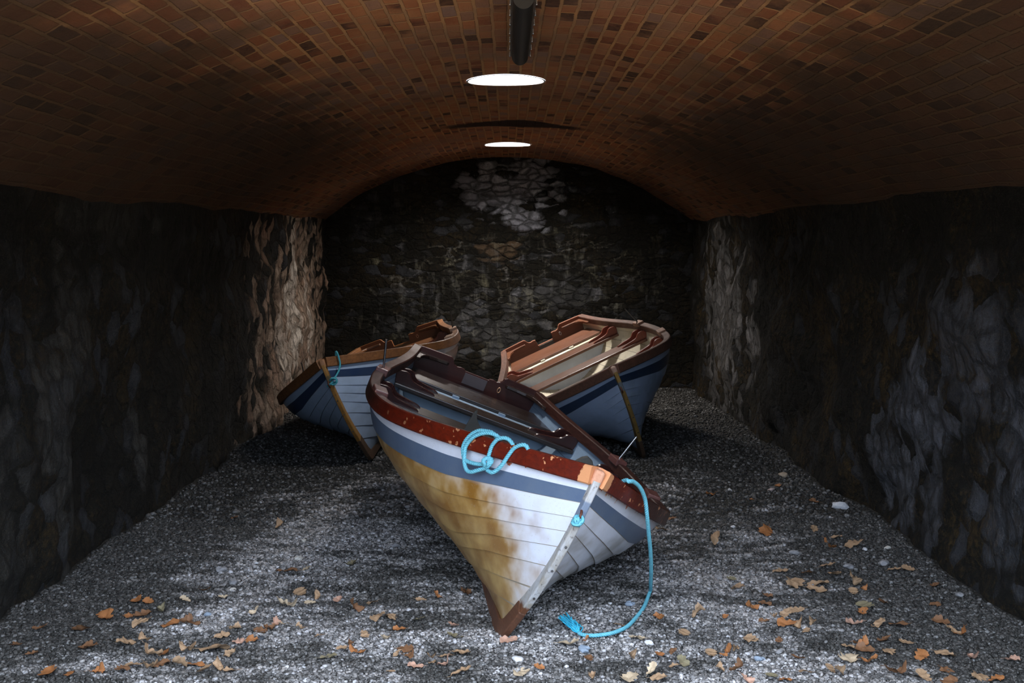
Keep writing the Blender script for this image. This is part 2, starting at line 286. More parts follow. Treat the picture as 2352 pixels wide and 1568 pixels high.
def mat_brick():
    m=M('brick_vault'); uv=m.sep(m.tc.outputs['UV']); u,v=uv[0],uv[1]; P=m.comb(u,v,0.)
    wob=m.math('MULTIPLY',m.math('SUBTRACT',m.noise(P,3,2),.5),.018); wv=m.math('MULTIPLY',m.math('SUBTRACT',m.noise(P,4.3,2),.5),.05)
    a=m.math('DIVIDE',m.math('ADD',u,wob),.083); row=m.math('FLOOR',a)
    off=m.math('MULTIPLY',m.math('FRACT',m.math('MULTIPLY',row,.37)),1.)
    b=m.math('ADD',m.math('DIVIDE',m.math('ADD',v,wv),.20),off); cc=m.math('FLOOR',b)
    fa=m.math('FRACT',a); fb=m.math('FRACT',b)
    da=m.math('MULTIPLY',m.math('SUBTRACT',.5,m.math('ABSOLUTE',m.math('SUBTRACT',fa,.5))),.083); db=m.math('MULTIPLY',m.math('SUBTRACT',.5,m.math('ABSOLUTE',m.math('SUBTRACT',fb,.5))),.20)
    e=m.math('MINIMUM',da,db); e=m.math('ADD',e,m.math('MULTIPLY',m.math('SUBTRACT',m.noise(P,40,4,.75),.5),.016))
    brick=m.mapr(e,.006,.012,0,1,True)
    wn=m.n('ShaderNodeTexWhiteNoise',noise_dimensions='2D'); m.put(wn.inputs['Vector'],m.comb(row,cc)); r=m.math('ADD',m.math('MULTIPLY',wn.outputs['Value'],.85),.10)
    big=m.noise(P,.55,3,.55); mid=m.noise(P,2.2,4,.6); fine=m.noise(m.scale(P,(1,.6,1)),30,4,.7)
    rr=m.math('ADD',r,m.math('MULTIPLY',m.math('SUBTRACT',mid,.5),.7))
    col=m.ramp(rr,(0.0,(.03,.014,.010)),(.17,(.06,.024,.016)),(.24,(.15,.045,.022)),(.45,(.24,.078,.032)),(.62,(.30,.115,.048)),(.8,(.21,.095,.055)),(.95,(.17,.10,.08)))
    col=m.mix(m.mapr(fine,.35,.7,0,.5),col,m.mix(.5,col,(.30,.15,.07)))
    mor=m.mix(m.mapr(mid,.35,.65),(.36,.18,.075),(.26,.14,.07))
    haze=m.mapr(mid,.50,.68,0,.65)       # lime bloom over the faces
    col=m.mix(m.math('MULTIPLY',haze,1.1),col,(.30,.14,.06)); col=m.mix(brick,mor,col)
    col=m.mix(m.mapr(big,.48,.72,0,.55),col,(.13,.085,.07))
    # vignette-like shade painted into the brick, darker towards the haunches
    au=m.math('ABSOLUTE',u); edge_shade=m.math('ADD',m.mapr(au,.2,2.15,0,1.25),m.math('MULTIPLY',m.math('SUBTRACT',mid,.5),.7)); edge_shade=m.math('MULTIPLY',m.mapr(edge_shade,.35,1.0,0,.88,True),m.mapr(v,9.5,13.,1.,.62))
    col=m.mix(edge_shade,col,(.016,.010,.006))
    # dark bands: one beyond the first opening, the rest clusters of darker bricks
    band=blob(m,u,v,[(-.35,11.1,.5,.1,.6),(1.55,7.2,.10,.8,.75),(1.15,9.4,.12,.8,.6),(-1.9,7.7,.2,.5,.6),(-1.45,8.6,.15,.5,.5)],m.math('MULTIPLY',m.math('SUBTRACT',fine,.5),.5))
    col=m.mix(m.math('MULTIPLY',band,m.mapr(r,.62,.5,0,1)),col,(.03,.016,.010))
    dark_band=blob(m,u,v,[(.05,10.95,.72,.34,1.)],m.math('MULTIPLY',m.math('SUBTRACT',fine,.5),.5)); col=m.mix(dark_band,col,(.018,.008,.006))
    # white lime runs on the right haunch
    lime=m.math('MULTIPLY',m.mapr(m.noise(m.scale(P,(1.2,9,1)),1.6,4,.7),.66,.74,0,.35),m.mapr(u,1.2,1.9)); col=m.mix(lime,col,(.20,.19,.17))
    col=m.mix(1.,col,(1.62,1.72,1.85),'MULTIPLY')
    h=m.math('ADD',m.math('MULTIPLY',brick,.6),m.math('MULTIPLY',fine,.5)); h=m.math('ADD',h,m.math('MULTIPLY',r,.35))
    return m.done(col,.9,m.bump(h,.012,.8),spec=.2)
def mat_stone(name,swap,patches,pale,veins=None,base=((.003,.0028,.0022),(.011,.009,.005)),ochre=.5,cell=(5.,9.)):
    """dark mossy rubble; u along the wall, v up"""
    m=M(name); o=m.sep(m.tc.outputs['Object']); u=o[1] if swap else o[0]; v=o[2]; P=m.comb(u,v,0.)
    d=m.noise(P,3.,5,.7,out=1); Pw=m.vm('ADD',P,m.vm('SCALE',m.vm('SUBTRACT',d,(.5,.5,.5)),.13))
    Ps=m.scale(Pw,(cell[0],cell[1],1)); ed=m.vor(Ps,1.,'DISTANCE_TO_EDGE'); idc=m.vor(Ps,1.,'F1','Color')
    cs=m.sep(idc); n1=m.noise(P,1.4,5,.65); n2=m.noise(m.scale(P,(3.2,.7,1)),2.2,5,.65); n3=m.noise(P,24,5,.75); n4=m.noise(P,70,3,.7)
    st=m.mapr(m.math('ADD',ed,m.math('MULTIPLY',m.math('SUBTRACT',n3,.5),.35)),-.02,.16,0,1,True)
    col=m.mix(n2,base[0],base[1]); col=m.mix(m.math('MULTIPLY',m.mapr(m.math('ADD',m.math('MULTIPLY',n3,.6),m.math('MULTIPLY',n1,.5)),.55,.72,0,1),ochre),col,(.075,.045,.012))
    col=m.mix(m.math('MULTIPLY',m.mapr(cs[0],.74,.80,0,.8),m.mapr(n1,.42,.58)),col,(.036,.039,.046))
    warp=m.math('ADD',m.math('MULTIPLY',m.math('SUBTRACT',n1,.5),1.2),m.math('MULTIPLY',m.math('SUBTRACT',n3,.5),.45)); warp=m.math('ADD',warp,m.math('MULTIPLY',m.math('SUBTRACT',cs[1],.5),1.15))
    for items,c1,c2 in patches:
        k=blob(m,u,v,items,warp); pc=m.mix(cs[2],c1,c2); pc=m.mix(m.mapr(n3,.4,.62,0,.6),pc,(c1[0]*.4,c1[1]*.4,c1[2]*.4)); pc=m.mix(m.math('MULTIPLY',m.math('SUBTRACT',1.,st),.4 if swap else .8),pc,(c1[0]*.2,c1[1]*.2,c1[2]*.18))
        pc=m.mix(m.mapr(m.noise(m.scale(P,(5,1.1,1)),4,5,.75),.46,.60,0,.85),pc,(c1[0]*.25,c1[1]*.22,c1[2]*.18)) if swap else pc
        col=m.mix(k,col,pc)
    if veins:
        e2=m.vor(m.scale(Pw,(3.6,8,1)),1.,'DISTANCE_TO_EDGE'); k=blob(m,u,v,veins,warp); vv=m.math('MULTIPLY',m.mapr(e2,.11,.0,0,1),m.mapr(n3,.42,.6,0,1)); vv=m.math('ADD',m.math('MULTIPLY',vv,m.mapr(n1,.44,.58,.1,1.)),m.mapr(n2,.54,.70,0,.55))
        col=m.mix(m.math('MULTIPLY',k,vv),col,m.mix(cs[0],(.20,.19,.13),(.20,.20,.22)))
    h=m.math('ADD',m.math('MULTIPLY',st,.8),m.math('MULTIPLY',n3,.8)); h=m.math('ADD',h,m.math('MULTIPLY',cs[0],.5)); h=m.math('ADD',h,m.math('MULTIPLY',n4,.25))
    return m.done(col,.85,m.bump(h,.035,.9),spec=.25)
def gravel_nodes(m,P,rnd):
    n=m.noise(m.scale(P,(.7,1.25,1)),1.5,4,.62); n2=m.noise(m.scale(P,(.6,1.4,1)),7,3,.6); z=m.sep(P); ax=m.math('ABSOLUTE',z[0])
    k=m.math('ADD',n,m.math('MULTIPLY',m.math('SUBTRACT',n2,.5),.7)); k=m.math('SUBTRACT',k,m.mapr(ax,1.45,2.45,0,.38)); k=m.math('SUBTRACT',k,m.mapr(z[1],8.3,10.5,0,.30))  # towards the walls: moss tone plus vignette darkening painted into the gravel
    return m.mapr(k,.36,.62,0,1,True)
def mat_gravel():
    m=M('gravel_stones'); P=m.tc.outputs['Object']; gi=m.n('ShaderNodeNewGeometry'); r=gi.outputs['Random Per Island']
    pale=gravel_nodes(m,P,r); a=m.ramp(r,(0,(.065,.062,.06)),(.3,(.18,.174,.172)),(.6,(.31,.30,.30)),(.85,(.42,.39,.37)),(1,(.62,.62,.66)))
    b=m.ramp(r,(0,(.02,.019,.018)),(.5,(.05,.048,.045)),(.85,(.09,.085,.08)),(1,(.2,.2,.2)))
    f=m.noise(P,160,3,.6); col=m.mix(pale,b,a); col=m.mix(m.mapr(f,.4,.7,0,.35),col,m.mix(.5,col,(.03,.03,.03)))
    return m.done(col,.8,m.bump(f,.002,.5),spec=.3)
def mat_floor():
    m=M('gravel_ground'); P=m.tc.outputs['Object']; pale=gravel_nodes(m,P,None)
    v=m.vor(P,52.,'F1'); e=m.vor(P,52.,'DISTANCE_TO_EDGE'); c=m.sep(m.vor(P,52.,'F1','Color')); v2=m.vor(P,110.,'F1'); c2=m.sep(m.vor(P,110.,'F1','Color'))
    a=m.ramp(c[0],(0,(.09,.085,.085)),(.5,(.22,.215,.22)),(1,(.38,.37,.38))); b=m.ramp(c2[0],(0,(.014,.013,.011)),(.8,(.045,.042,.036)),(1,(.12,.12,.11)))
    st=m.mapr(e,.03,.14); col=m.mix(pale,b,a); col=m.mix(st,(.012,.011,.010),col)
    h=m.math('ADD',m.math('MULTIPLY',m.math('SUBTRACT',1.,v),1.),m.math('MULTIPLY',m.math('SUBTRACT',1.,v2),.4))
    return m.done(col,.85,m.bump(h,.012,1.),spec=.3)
def mat_leaf(name,c):
    m=M(name); o=m.tc.outputs['Object']; n=m.noise(o,30,4,.6); s=m.sep(o); vein=m.math('ABSOLUTE',s[0])
    col=m.mix(m.mapr(n,.35,.7,0,.6),c,(c[0]*.45,c[1]*.4,c[2]*.35)); col=m.mix(m.mapr(vein,.004,.0,0,.5),col,(c[0]*1.2,c[1]*1.1,c[2]))
    return m.done(col,.6,m.bump(n,.002,.5),spec=.3)
def mat_rope(name='blue_rope',c=(.14,.46,.58)):
    m=M(name); o=m.tc.outputs['Object']; n=m.noise(o,60,3,.6); f=m.noise(m.scale(o,(1,1,1)),400,2,.5)
    return m.done(m.mix(m.mapr(n,.35,.7,0,.5),c,(.10,.34,.40)),.55,m.bump(f,.001,.6))
# ------------------------------------------------------------------ setting
VC=-1.213; VR=4.079; AM=asin(2.5/VR)
YB=15.42
fl=FN(3,1.6,5,(.55,1.5),.6)
def gz(x,y):
    x=np.asarray(x,float); y=np.asarray(y,float)
    return SL*y+.017*fl(x,y)*np.clip((2.6-np.abs(x))/.5,0.2,1)-.004
def grid(us,vs_,fn,mat,name,flip=False,uv=False,**kw):
    U,V=np.meshgrid(us,vs_); P=fn(U,V).reshape(-1,3); nu=len(us); f=[]
    for j in range(len(vs_)-1):
        for i in range(nu-1):
            q=(j*nu+i,j*nu+i+1,(j+1)*nu+i+1,(j+1)*nu+i); f.append(q[::-1] if flip else q)
    o=mk(name,P,f,mat,smooth=True,uv=np.stack([U.ravel(),V.ravel()],1) if uv else None,**kw); return o
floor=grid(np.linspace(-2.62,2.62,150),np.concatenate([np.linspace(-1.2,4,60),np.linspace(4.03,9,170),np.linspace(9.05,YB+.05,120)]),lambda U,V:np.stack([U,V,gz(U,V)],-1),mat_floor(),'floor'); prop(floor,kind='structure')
wn=FN(11,3.,5,(1,1.6),.6); wb=FN(12,3.,5,(1,1.),.6); wl=FN(13,3.,5,(1,1.6),.6)
MOUTH=2.6; yy=np.linspace(MOUTH,YB+.2,280); zz=np.linspace(-.45,2.12,60)
def wfade(z): return np.clip((2.02-z)/.15,0,1)
tan_=(.36,.27,.20); gre=(.11,.112,.125)
m_l=mat_stone('stone_left',True,[([(13.4,.7,1.9,1.35,1.),(12.0,.0,1.1,.5,.8)],(.46,.35,.27),(.32,.19,.13)),([(13.1,.95,.28,.9,1.),(13.9,.7,.16,.8,.8),(12.5,.5,.3,.5,.7)],(.74,.66,.58),(.55,.45,.38)),([(6.15,.62,.26,.6,.75),(6.5,1.25,.18,.35,.6),(5.45,.2,.3,.6,.35),(7.55,.4,.09,.25,.8),(5.3,1.1,.2,.5,.3),(6.9,1.9,.8,.15,.4)],(.085,.082,.075),(.055,.055,.055))],None,cell=(7.,6.))  # far pale area and brighter streaks: skylight pool painted into the stone colour
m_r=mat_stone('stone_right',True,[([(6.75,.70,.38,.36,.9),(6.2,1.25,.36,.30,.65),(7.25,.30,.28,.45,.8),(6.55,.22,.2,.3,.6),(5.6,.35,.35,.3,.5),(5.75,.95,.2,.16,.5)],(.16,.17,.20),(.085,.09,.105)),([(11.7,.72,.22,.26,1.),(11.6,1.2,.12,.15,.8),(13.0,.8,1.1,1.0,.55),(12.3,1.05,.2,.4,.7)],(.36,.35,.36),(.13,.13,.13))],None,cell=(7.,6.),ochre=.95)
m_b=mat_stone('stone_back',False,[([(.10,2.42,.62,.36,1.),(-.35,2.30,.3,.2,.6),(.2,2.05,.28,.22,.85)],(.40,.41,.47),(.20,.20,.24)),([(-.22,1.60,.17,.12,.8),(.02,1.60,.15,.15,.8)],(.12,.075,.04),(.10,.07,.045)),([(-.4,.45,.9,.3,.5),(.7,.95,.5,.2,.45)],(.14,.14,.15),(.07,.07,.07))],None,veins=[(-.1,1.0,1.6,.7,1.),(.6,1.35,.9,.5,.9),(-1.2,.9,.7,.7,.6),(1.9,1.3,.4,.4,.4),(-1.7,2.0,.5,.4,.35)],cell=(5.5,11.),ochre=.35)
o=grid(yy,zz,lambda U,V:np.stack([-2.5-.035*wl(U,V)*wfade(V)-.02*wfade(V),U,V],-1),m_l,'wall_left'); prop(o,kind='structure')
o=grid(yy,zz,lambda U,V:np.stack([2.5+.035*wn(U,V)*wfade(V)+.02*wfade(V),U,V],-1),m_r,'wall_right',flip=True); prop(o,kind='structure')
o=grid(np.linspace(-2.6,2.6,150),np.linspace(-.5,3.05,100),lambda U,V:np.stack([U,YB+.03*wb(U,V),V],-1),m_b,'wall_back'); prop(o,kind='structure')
# vault with its round openings
OC=[(-.018,7.993),(-.010,13.40)]; RO=.278; HB=.5
br=mat_brick(); vn=FN(21,2.2,4,(1.2,.8),.6)
def vpt(u,y,d=0.):
    u=np.asarray(u,float); y=np.asarray(y,float); u,y=np.broadcast_arrays(u,y); a=np.asarray(u)/VR; r=VR+d+.012*vn(u,y)*np.clip((np.min([np.hypot(np.asarray(u)-xx,np.asarray(y)-yc_) for xx,yc_ in OC],axis=0)-.30)/.35,0,1); return np.stack([r*np.sin(a),np.asarray(y)+0*a,VC+r*np.cos(a)],-1)
UM=VR*AM+.10
us=np.concatenate([np.linspace(-UM,-HB,23),np.linspace(-HB,HB,11)[1:],np.linspace(HB,UM,23)[1:]]); ys=[np.linspace(MOUTH,OC[0][1]-HB,50)]
for i,(x,y) in enumerate(OC):
    ys.append(np.linspace(y-HB,y+HB,11)[1:]); nx=OC[i+1][1]-HB if i<1 else YB+.05; ys.append(np.linspace(y+HB,nx,max(4,int((nx-y-HB)/.1)))[1:])
ys=np.concatenate(ys); U,V=np.meshgrid(us,ys); VP=vpt(U,V).reshape(-1,3).tolist(); VU=np.stack([U.ravel(),V.ravel()],1).tolist(); VF=[]; nu=len(us)
for j in range(len(ys)-1):
    for i in range(nu-1):
        cu,cy=(us[i]+us[i+1])/2,(ys[j]+ys[j+1])/2
        if any(abs(cu)<HB and abs(cy-y)<HB for x,y in OC): continue
        VF.append((j*nu+i,(j+1)*nu+i,(j+1)*nu+i+1,j*nu+i+1))
for (xc,yc) in OC:
    na=40; base=len(VP); nr=7
    # square boundary follows the grid knots: 10 cells a side -> 40 points
    sq=[(HB,-HB+.1*k) for k in range(5,10)]+[(HB-.1*k,HB) for k in range(10)]+[(-HB,HB-.1*k) for k in range(10)]+[(-HB+.1*k,-HB) for k in range(10)]+[(HB,-HB+.1*k) for k in range(5)]
    for r in range(nr):
        w=r/(nr-1)
        for k in range(na):
            a=2*pi*k/na; cx,cy=xc+RO*cos(a),RO*sin(a); sx,sy=sq[k]; u=cx+(sx-cx)*w; y=yc+cy+(sy-cy)*w
            VP.append(vpt(u,y).tolist()); VU.append((u,y))
    for r in range(nr-1):
        for k in range(na):
            a,b=base+r*na+k,base+r*na+(k+1)%na; VF.append((a,b,b+na,a+na))
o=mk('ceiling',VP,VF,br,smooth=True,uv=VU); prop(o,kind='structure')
m_sh=mat_plain('shaft_plaster',(.55,.54,.52),.8,var=.3,sc=12)
for i,(xc,yc) in enumerate(OC):
    v=[];f=[]; na=40
    for w,(rr,dz) in enumerate([(RO+.001,-.004),(RO-.012,-.006),(RO-.012,.03),(RO,.035),(RO,.16)]):
        for k in range(na):
            a=2*pi*k/na; p=vpt(xc+rr*cos(a),yc+rr*sin(a)).tolist()
            if dz>.1: p[2]=VC+VR+dz
            else: p[2]+=dz
            v.append(p)
    for w in range(4):
        for k in range(na): f.append((w*na+k,(w+1)*na+k,(w+1)*na+(k+1)%na,w*na+(k+1)%na))
    o=mk('window_%d'%(i+1),v,f,m_sh,smooth=True); prop(o,kind='structure')
    ld=bpy.data.lights.new('skylight_daylight','AREA'); ld.shape='DISK'; ld.size=2*RO-.02; ld.energy=LP[i]; ld.color=LC[i]
    lo=bpy.data.objects.new('skylight_daylight',ld); COL.objects.link(lo); lo.location=(xc,yc,VC+VR+.15)
# daylight through the open mouth of the boathouse, unseen and set forward to steepen the light falloff
w=bpy.data.worlds.new('world'); SC.world=w; w.use_nodes=True; bg=w.node_tree.nodes['Background']; wt=w.node_tree; tc=wt.nodes.new('ShaderNodeTexCoord'); sx=wt.nodes.new('ShaderNodeSeparateXYZ'); cr=wt.nodes.new('ShaderNodeValToRGB')
wt.links.new(tc.outputs['Generated'],sx.inputs[0]); wt.links.new(sx.outputs[2],cr.inputs[0]); wt.links.new(cr.outputs[0],bg.inputs[0]); bg.inputs[1].default_value=WSTR
e=cr.color_ramp.elements; e.new(.5); e.new(.5)   # dim tree line near the horizon, open bright sky higher up
for q,(p_,c_) in zip(e,WRAMP): q.position=p_; q.color=c_+(1,)
v=[(-16,-14,SL*-14-.08),(16,-14,SL*-14-.08),(16,MOUTH+.1,SL*2.7-.08),(-16,MOUTH+.1,SL*2.7-.08)]; prop(mk('floor',v,[(0,1,2,3)],mat_plain('unseen_bounce_apron',(.62,.44,.27),.9,sc=3)),kind='structure')  # unseen ground outside, kept pale and warm to bounce light onto the vault
pd=bpy.data.lights.new('entrance_daylight','AREA'); pd.shape='RECTANGLE'; pd.size=5.0; pd.size_y=3.1; pd.cycles.is_portal=True
po=bpy.data.objects.new('entrance_daylight',pd); COL.objects.link(po); po.location=(0,MOUTH-.02,1.4); po.rotation_euler=(pi/2,0,0)
# ------------------------------------------------------------------ boats
POSE=[(-.0446,5.0701,-.1047,3.2628,-.0762,-.3908),(1.2091,9.8459,-.1895,3.3004,-.0695,.4268),(-1.186,9.5378,-.1457,3.109,-.0528,.3358)]
def bmat(q):
    X,Y,Z,yaw,pit,rol=q
    return Matrix.Translation((X,Y,Z))@Matrix.Rotation(yaw,4,'Z')@Matrix.Rotation(pit,4,'X')@Matrix.Rotation(rol,4,'Y')
m_steel=mat_plain('steel',(.55,.55,.56),.25,1.,.3,60); m_steel_dark=mat_plain('dark_steel',(.12,.11,.10),.35,.8,.3,60)
m_copper=mat_plain('brass_fitting',(.75,.42,.25),.35,.8)
def boat(i,V):
    root=empty('rowing_boat'); root.matrix_world=bmat(POSE[i]); prop(root,V['label'],'boat','clinker rowing boats laid up in the vault')
    v,f,mi,uv=shell(.003,.0085,1)
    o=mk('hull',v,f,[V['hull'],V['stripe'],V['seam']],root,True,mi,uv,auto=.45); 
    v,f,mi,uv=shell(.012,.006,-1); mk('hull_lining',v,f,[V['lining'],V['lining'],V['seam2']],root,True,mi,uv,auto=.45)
    # gunwale rails
    T=np.linspace(0,1,70); T=1-(1-T)**1.15
    for sd in (1,-1):
        g=hull(T,1.); path=[]
        for k in range(len(T)):
            a=g[max(k-1,0)];b=g[min(k+1,len(T)-1)]; d=Vector(b-a).normalized(); up=Vector((0,0,1)); r=d.cross(up).normalized(); r=r if r.x>0 else -r
            uu=r.cross(d).normalized(); uu=uu if uu.z>0 else -uu
            p=Vector(g[k]); path.append((Vector((p.x*sd,p.y-FT,p.z)),Vector((r.x*sd,r.y,r.z)),Vector((uu.x*sd,uu.y,uu.z))))
        c=.006; prof=[(.031-c,.012),(.031,.012-c),(.031,-.068+c),(.031-c,-.068),(-.036+c,-.058),(-.036,-.058+c),(-.036,.012-c),(-.036+c,.012)]
        vv,ff=sweep(path,prof); vv=[Vector((max(p.x*sd,.001)*sd,p.y,p.z)) for p in vv]
        if sd<0: ff=[q[::-1] for q in ff]
        mk('gunwale',vv,ff,V['rail'],root,auto=.5)
    # stem and keel
    def stem_path(s): 
        h=hull(1.,s); return Vector((0,h[1]-FT,h[2]))
    ss=np.linspace(.0,1.,26); out=[];inn=[]
    for k,s in enumerate(ss):
        p=stem_path(s); q=stem_path(min(s+.02,1)); a=stem_path(max(s-.02,0)); t=(q-a).normalized(); n=Vector((0,t.z,-t.y)); out.append(p+n*.034); inn.append(p-n*.04)
    def plate(outl,w0,w1):
        vv=[]; n=len(outl)
        for (p,w) in outl: vv.append(Vector((w/2,p.y,p.z)))
        for (p,w) in outl: vv.append(Vector((-w/2,p.y,p.z)))
        return vv
    def strip(a,b,wa,wb,name,mt):
        vv=[];ff=[];n=len(a)
        for k in range(n): vv+= [Vector((wa/2,a[k].y,a[k].z)),Vector((-wa/2,a[k].y,a[k].z)),Vector((-wb/2,b[k].y,b[k].z)),Vector((wb/2,b[k].y,b[k].z))]
        for k in range(n-1):
            for j in range(4): ff.append((k*4+j,k*4+(j+1)%4,(k+1)*4+(j+1)%4,(k+1)*4+j))
        ff+= [(3,2,1,0),((n-1)*4,(n-1)*4+1,(n-1)*4+2,(n-1)*4+3)]
        o=mk(name,vv,ff,mt,root); bevel(o,.006); return o
    j=5
    strip(out[j:-1]+[Vector((0,L-FT+.03,.935))],inn[j:-1]+[Vector((0,L-FT-.05,.935))],.032,.050,'stem_post',V['stem'])
    ky=np.linspace(-.02,FT-.08,22)-FT; kb=[Vector((0,y,0.0 if y>-FT+.2 else .0)) for y in ky]; kt=[Vector((0,y,.075)) for y in ky]
    fo=[Vector((0,p.y,max(p.z-.02*(1-k/j),0.))) for k,p in enumerate(out[:j+1])]; fo[0]=Vector((0,.0,.002)); fi=inn[:j+1]; fi[0]=Vector((0,-.05,.08))
    strip(kb+fo,kt+fi,.034,.052,'keel',V['keel'])
    # transom board
    nd=V['notch']; half=[(.0,nd),(.098,nd),(.104,.600),(.135,.604),(.165,.598),(.19,.606),(.205,.622),(.215,.642),(.235,.655),(.30,.654),(.42,.650),(.50,.646),(.534,.640)]
    sec=[tuple(hull(0.,s)[[0,2]]) for s in np.linspace(.93,0,18)]; sec=[(a-.002,b) for a,b in sec if a>.01]
    R_=half+[(.534,.56)]+sec; poly=R_+[(0,.05)]+[(-a,b) for a,b in reversed(R_[1:])]
    vv,ff=prism(poly,lambda a,b,d:(a,d-FT,b),-.012,.024); o=mk('transom',vv,ff,V['transom'],root); bevel(o,.004)
    vv,ff=box((0,.026-FT,nd-.052),(.185,.008,.085)); pad=mk('engine_pad',vv,ff,V['pad'],o); bevel(pad,.002)
    # small slotted fitting
    vv,ff=tube([(-.20+(.011*cos(a)),.030-FT,.548+.02*sin(a)) for a in np.linspace(0,2*pi,17)],.004,6,False); mk('slot_fitting',vv,ff,V['fit'],o,True)
    for sd in (1,-1):
        kp=[(.50,.02),(.25,.02),(.235,.04),(.25,.055),(.33,.062),(.40,.085),(.445,.14),(.475,.24),(.49,.34),(.52,.36),(.53,.2)]
        vv,ff=prism([(a*sd,b) for a,b in kp],lambda a,b,d:(a,b-FT,d),.585,.610); k=mk('quarter_knee',vv,ff if sd>0 else [q[::-1] for q in ff],V['seat'],root); bevel(k,.005)
    # seats
    def plank(name,y0,y1,z=.50,th=.028,mt=None,ins=.02,gap=()):
        parts=[]; n=8; yb=np.linspace(y0,y1,n); hw=[xat(y,z-.02)-ins*.2 for y in yb]
        poly=[(hw[k],yb[k]) for k in range(n)]+[(-hw[k],yb[k]) for k in reversed(range(n))]
        vv,ff=prism(poly,lambda a,b,d:(a,b-FT,d),z-th,z); o=mk(name,vv,[q[::-1] for q in ff],mt or V['seat'],root); bevel(o,.006,3); return o
    seat=plank('stern_seat',.16,.60)
    for x in (-.18,.18):
        vv,ff=box((x,.62-FT,.478),(.05,.03,.022)); mk('seat_cleat',vv,ff,V['lining'],seat)
    knee=[(.0,.0),(-.030,.006),(-.052,-.006),(-.066,-.030),(-.078,-.062),(-.096,-.085),(-.130,-.100),(-.175,-.113),(-.215,-.128),(-.235,-.146),(-.24,-.165)]
    KN=[(q.x,q.y) for q in catmull([(a,b,0) for a,b in knee],.008)]
    for (y0,y1) in ((.82,1.04),(1.52,1.745),(2.12,2.34)):
        th=plank('thwart',y0,y1)
        vv,ff=box((0,(y0+y1)/2-FT,.462),(2*xat((y0+y1)/2,.45)-.03,.03,.03)); mk('thwart_stiffener',vv,ff,V['seat'],th)
        for sd in (1,-1):
            for yk in (y0+.045,y1-.045):
                zt=float(sh(yk/L))-.045; xt=xat(yk,zt)-.028; sc=(zt-.497)/.165
                pr=[(xt+a*1.15,zt+b*sc) for a,b in KN]+[(xat(yk,.50),.500)]+[(xat(yk,z_),z_) for z_ in (.54,.58)]
                vv,ff=prism([(a*sd,b) for a,b in pr],lambda a,b,d:(a,d-FT,b),yk-.014,yk+.014); k=mk('thwart_knee',vv,ff,V['knee'],th,auto=.5); bevel(k,.003,2)
    # stern buoyancy box front, flush below the seat
    yk=.655; zs=np.linspace(.06,.466,14); R_=[(xat(yk,z),z) for z in zs]; poly=R_+[(-a,b) for a,b in reversed(R_)]
    vv,ff=prism(poly,lambda a,b,d:(a,d-FT,b),yk-.02,yk); mk('buoyancy_box',vv,ff,V['tank'],root)
    n=10; yb=np.linspace(.60,.68,4); hw=[xat(y,.466)-.004 for y in yb]; vv,ff=prism([(hw[k],yb[k]) for k in range(4)]+[(-hw[k],yb[k]) for k in reversed(range(4))],lambda a,b,d:(a,b-FT,d),.455,.472); mk('buoyancy_lip',vv,[q[::-1] for q in ff],V['lining'],root)
    # rowlock blocks with pins
    for sd in (1,-1):
        for n_,yr in enumerate((1.57,2.32)):
            t=yr/L; xg=float(hb(t)); z=float(sh(t)); d=float((hb(t+.02)-hb(t-.02))/(.04*L)); Rz=Matrix.Rotation(-atan(d)*sd,3,'Z')
            vv,ff=box((sd*(xg-.012),yr-FT,z+.012),(.078,.135,.044),Rz); b=mk('rowlock_block',vv,ff,V['block'],root); bevel(b,.006,2)
            if (sd,n_) in V['pins']:
                lx,ly=V['pins'][(sd,n_)]; p0=Vector((sd*(xg-.012),yr-FT,z+.02)); vv,ff=tube([p0,p0+Vector((lx,ly,.185))],.0075,12); mk('thole_pin',vv,ff,V['pin'],b,auto=.6)
    # breasthook
    yb=[3.72,3.80,3.88,3.925]; R_=[(max(float(hb(y/L))-.03,.012),y) for y in yb]; c_=[(0,3.755)]
    poly=[(R_[0][0],R_[0][1])]+R_[1:]+[(-a,b) for a,b in reversed(R_)]+c_
    vv,ff=prism(poly,lambda a,b,d:(a,b-FT,float(sh(b/L))+d),-.02,.016); o=mk('breasthook',vv,ff,V['bare'],root); bevel(o,.004)
    vv,ff=box((0,3.948-FT,.962),(.048,.044,.074)); o=mk('stem_head',vv,ff,V['bare'],root); bevel(o,.014,4)
    # bow ring
    pts=[(.010,3.945-FT+.034*sin(a),.785+.030*cos(a)) for a in np.linspace(-.3,pi+.3,14)]; vv,ff=tube(pts,.006,8); mk('bow_ring',vv,ff,V['ring'],root,True)
    # screws
    for s_ in (.30,.48,.62): 
        p=stem_path(s_); vv,ff=tube([p+Vector((0,.030,-.004)),p+Vector((0,.040,-.005))],.006,10); mk('stem_screw',vv,ff,m_steel,root)
    return root
rust=mat_plain('rusty_iron',(.10,.03,.015),.6,.3,.5,80)
slate_blue=(.085,.125,.205)
m_sg=mat_plain('seam_shade',(.10,.12,.15),.7,var=.7,sc=16); m_sa=mat_plain('seam_amber',(.36,.31,.24),.7,var=.6,sc=12); m_sb=mat_plain('seam_inside',(.2,.2,.19),.7,var=.6,sc=12)  # lap shadow lines painted as thin darker bands along the plank edges
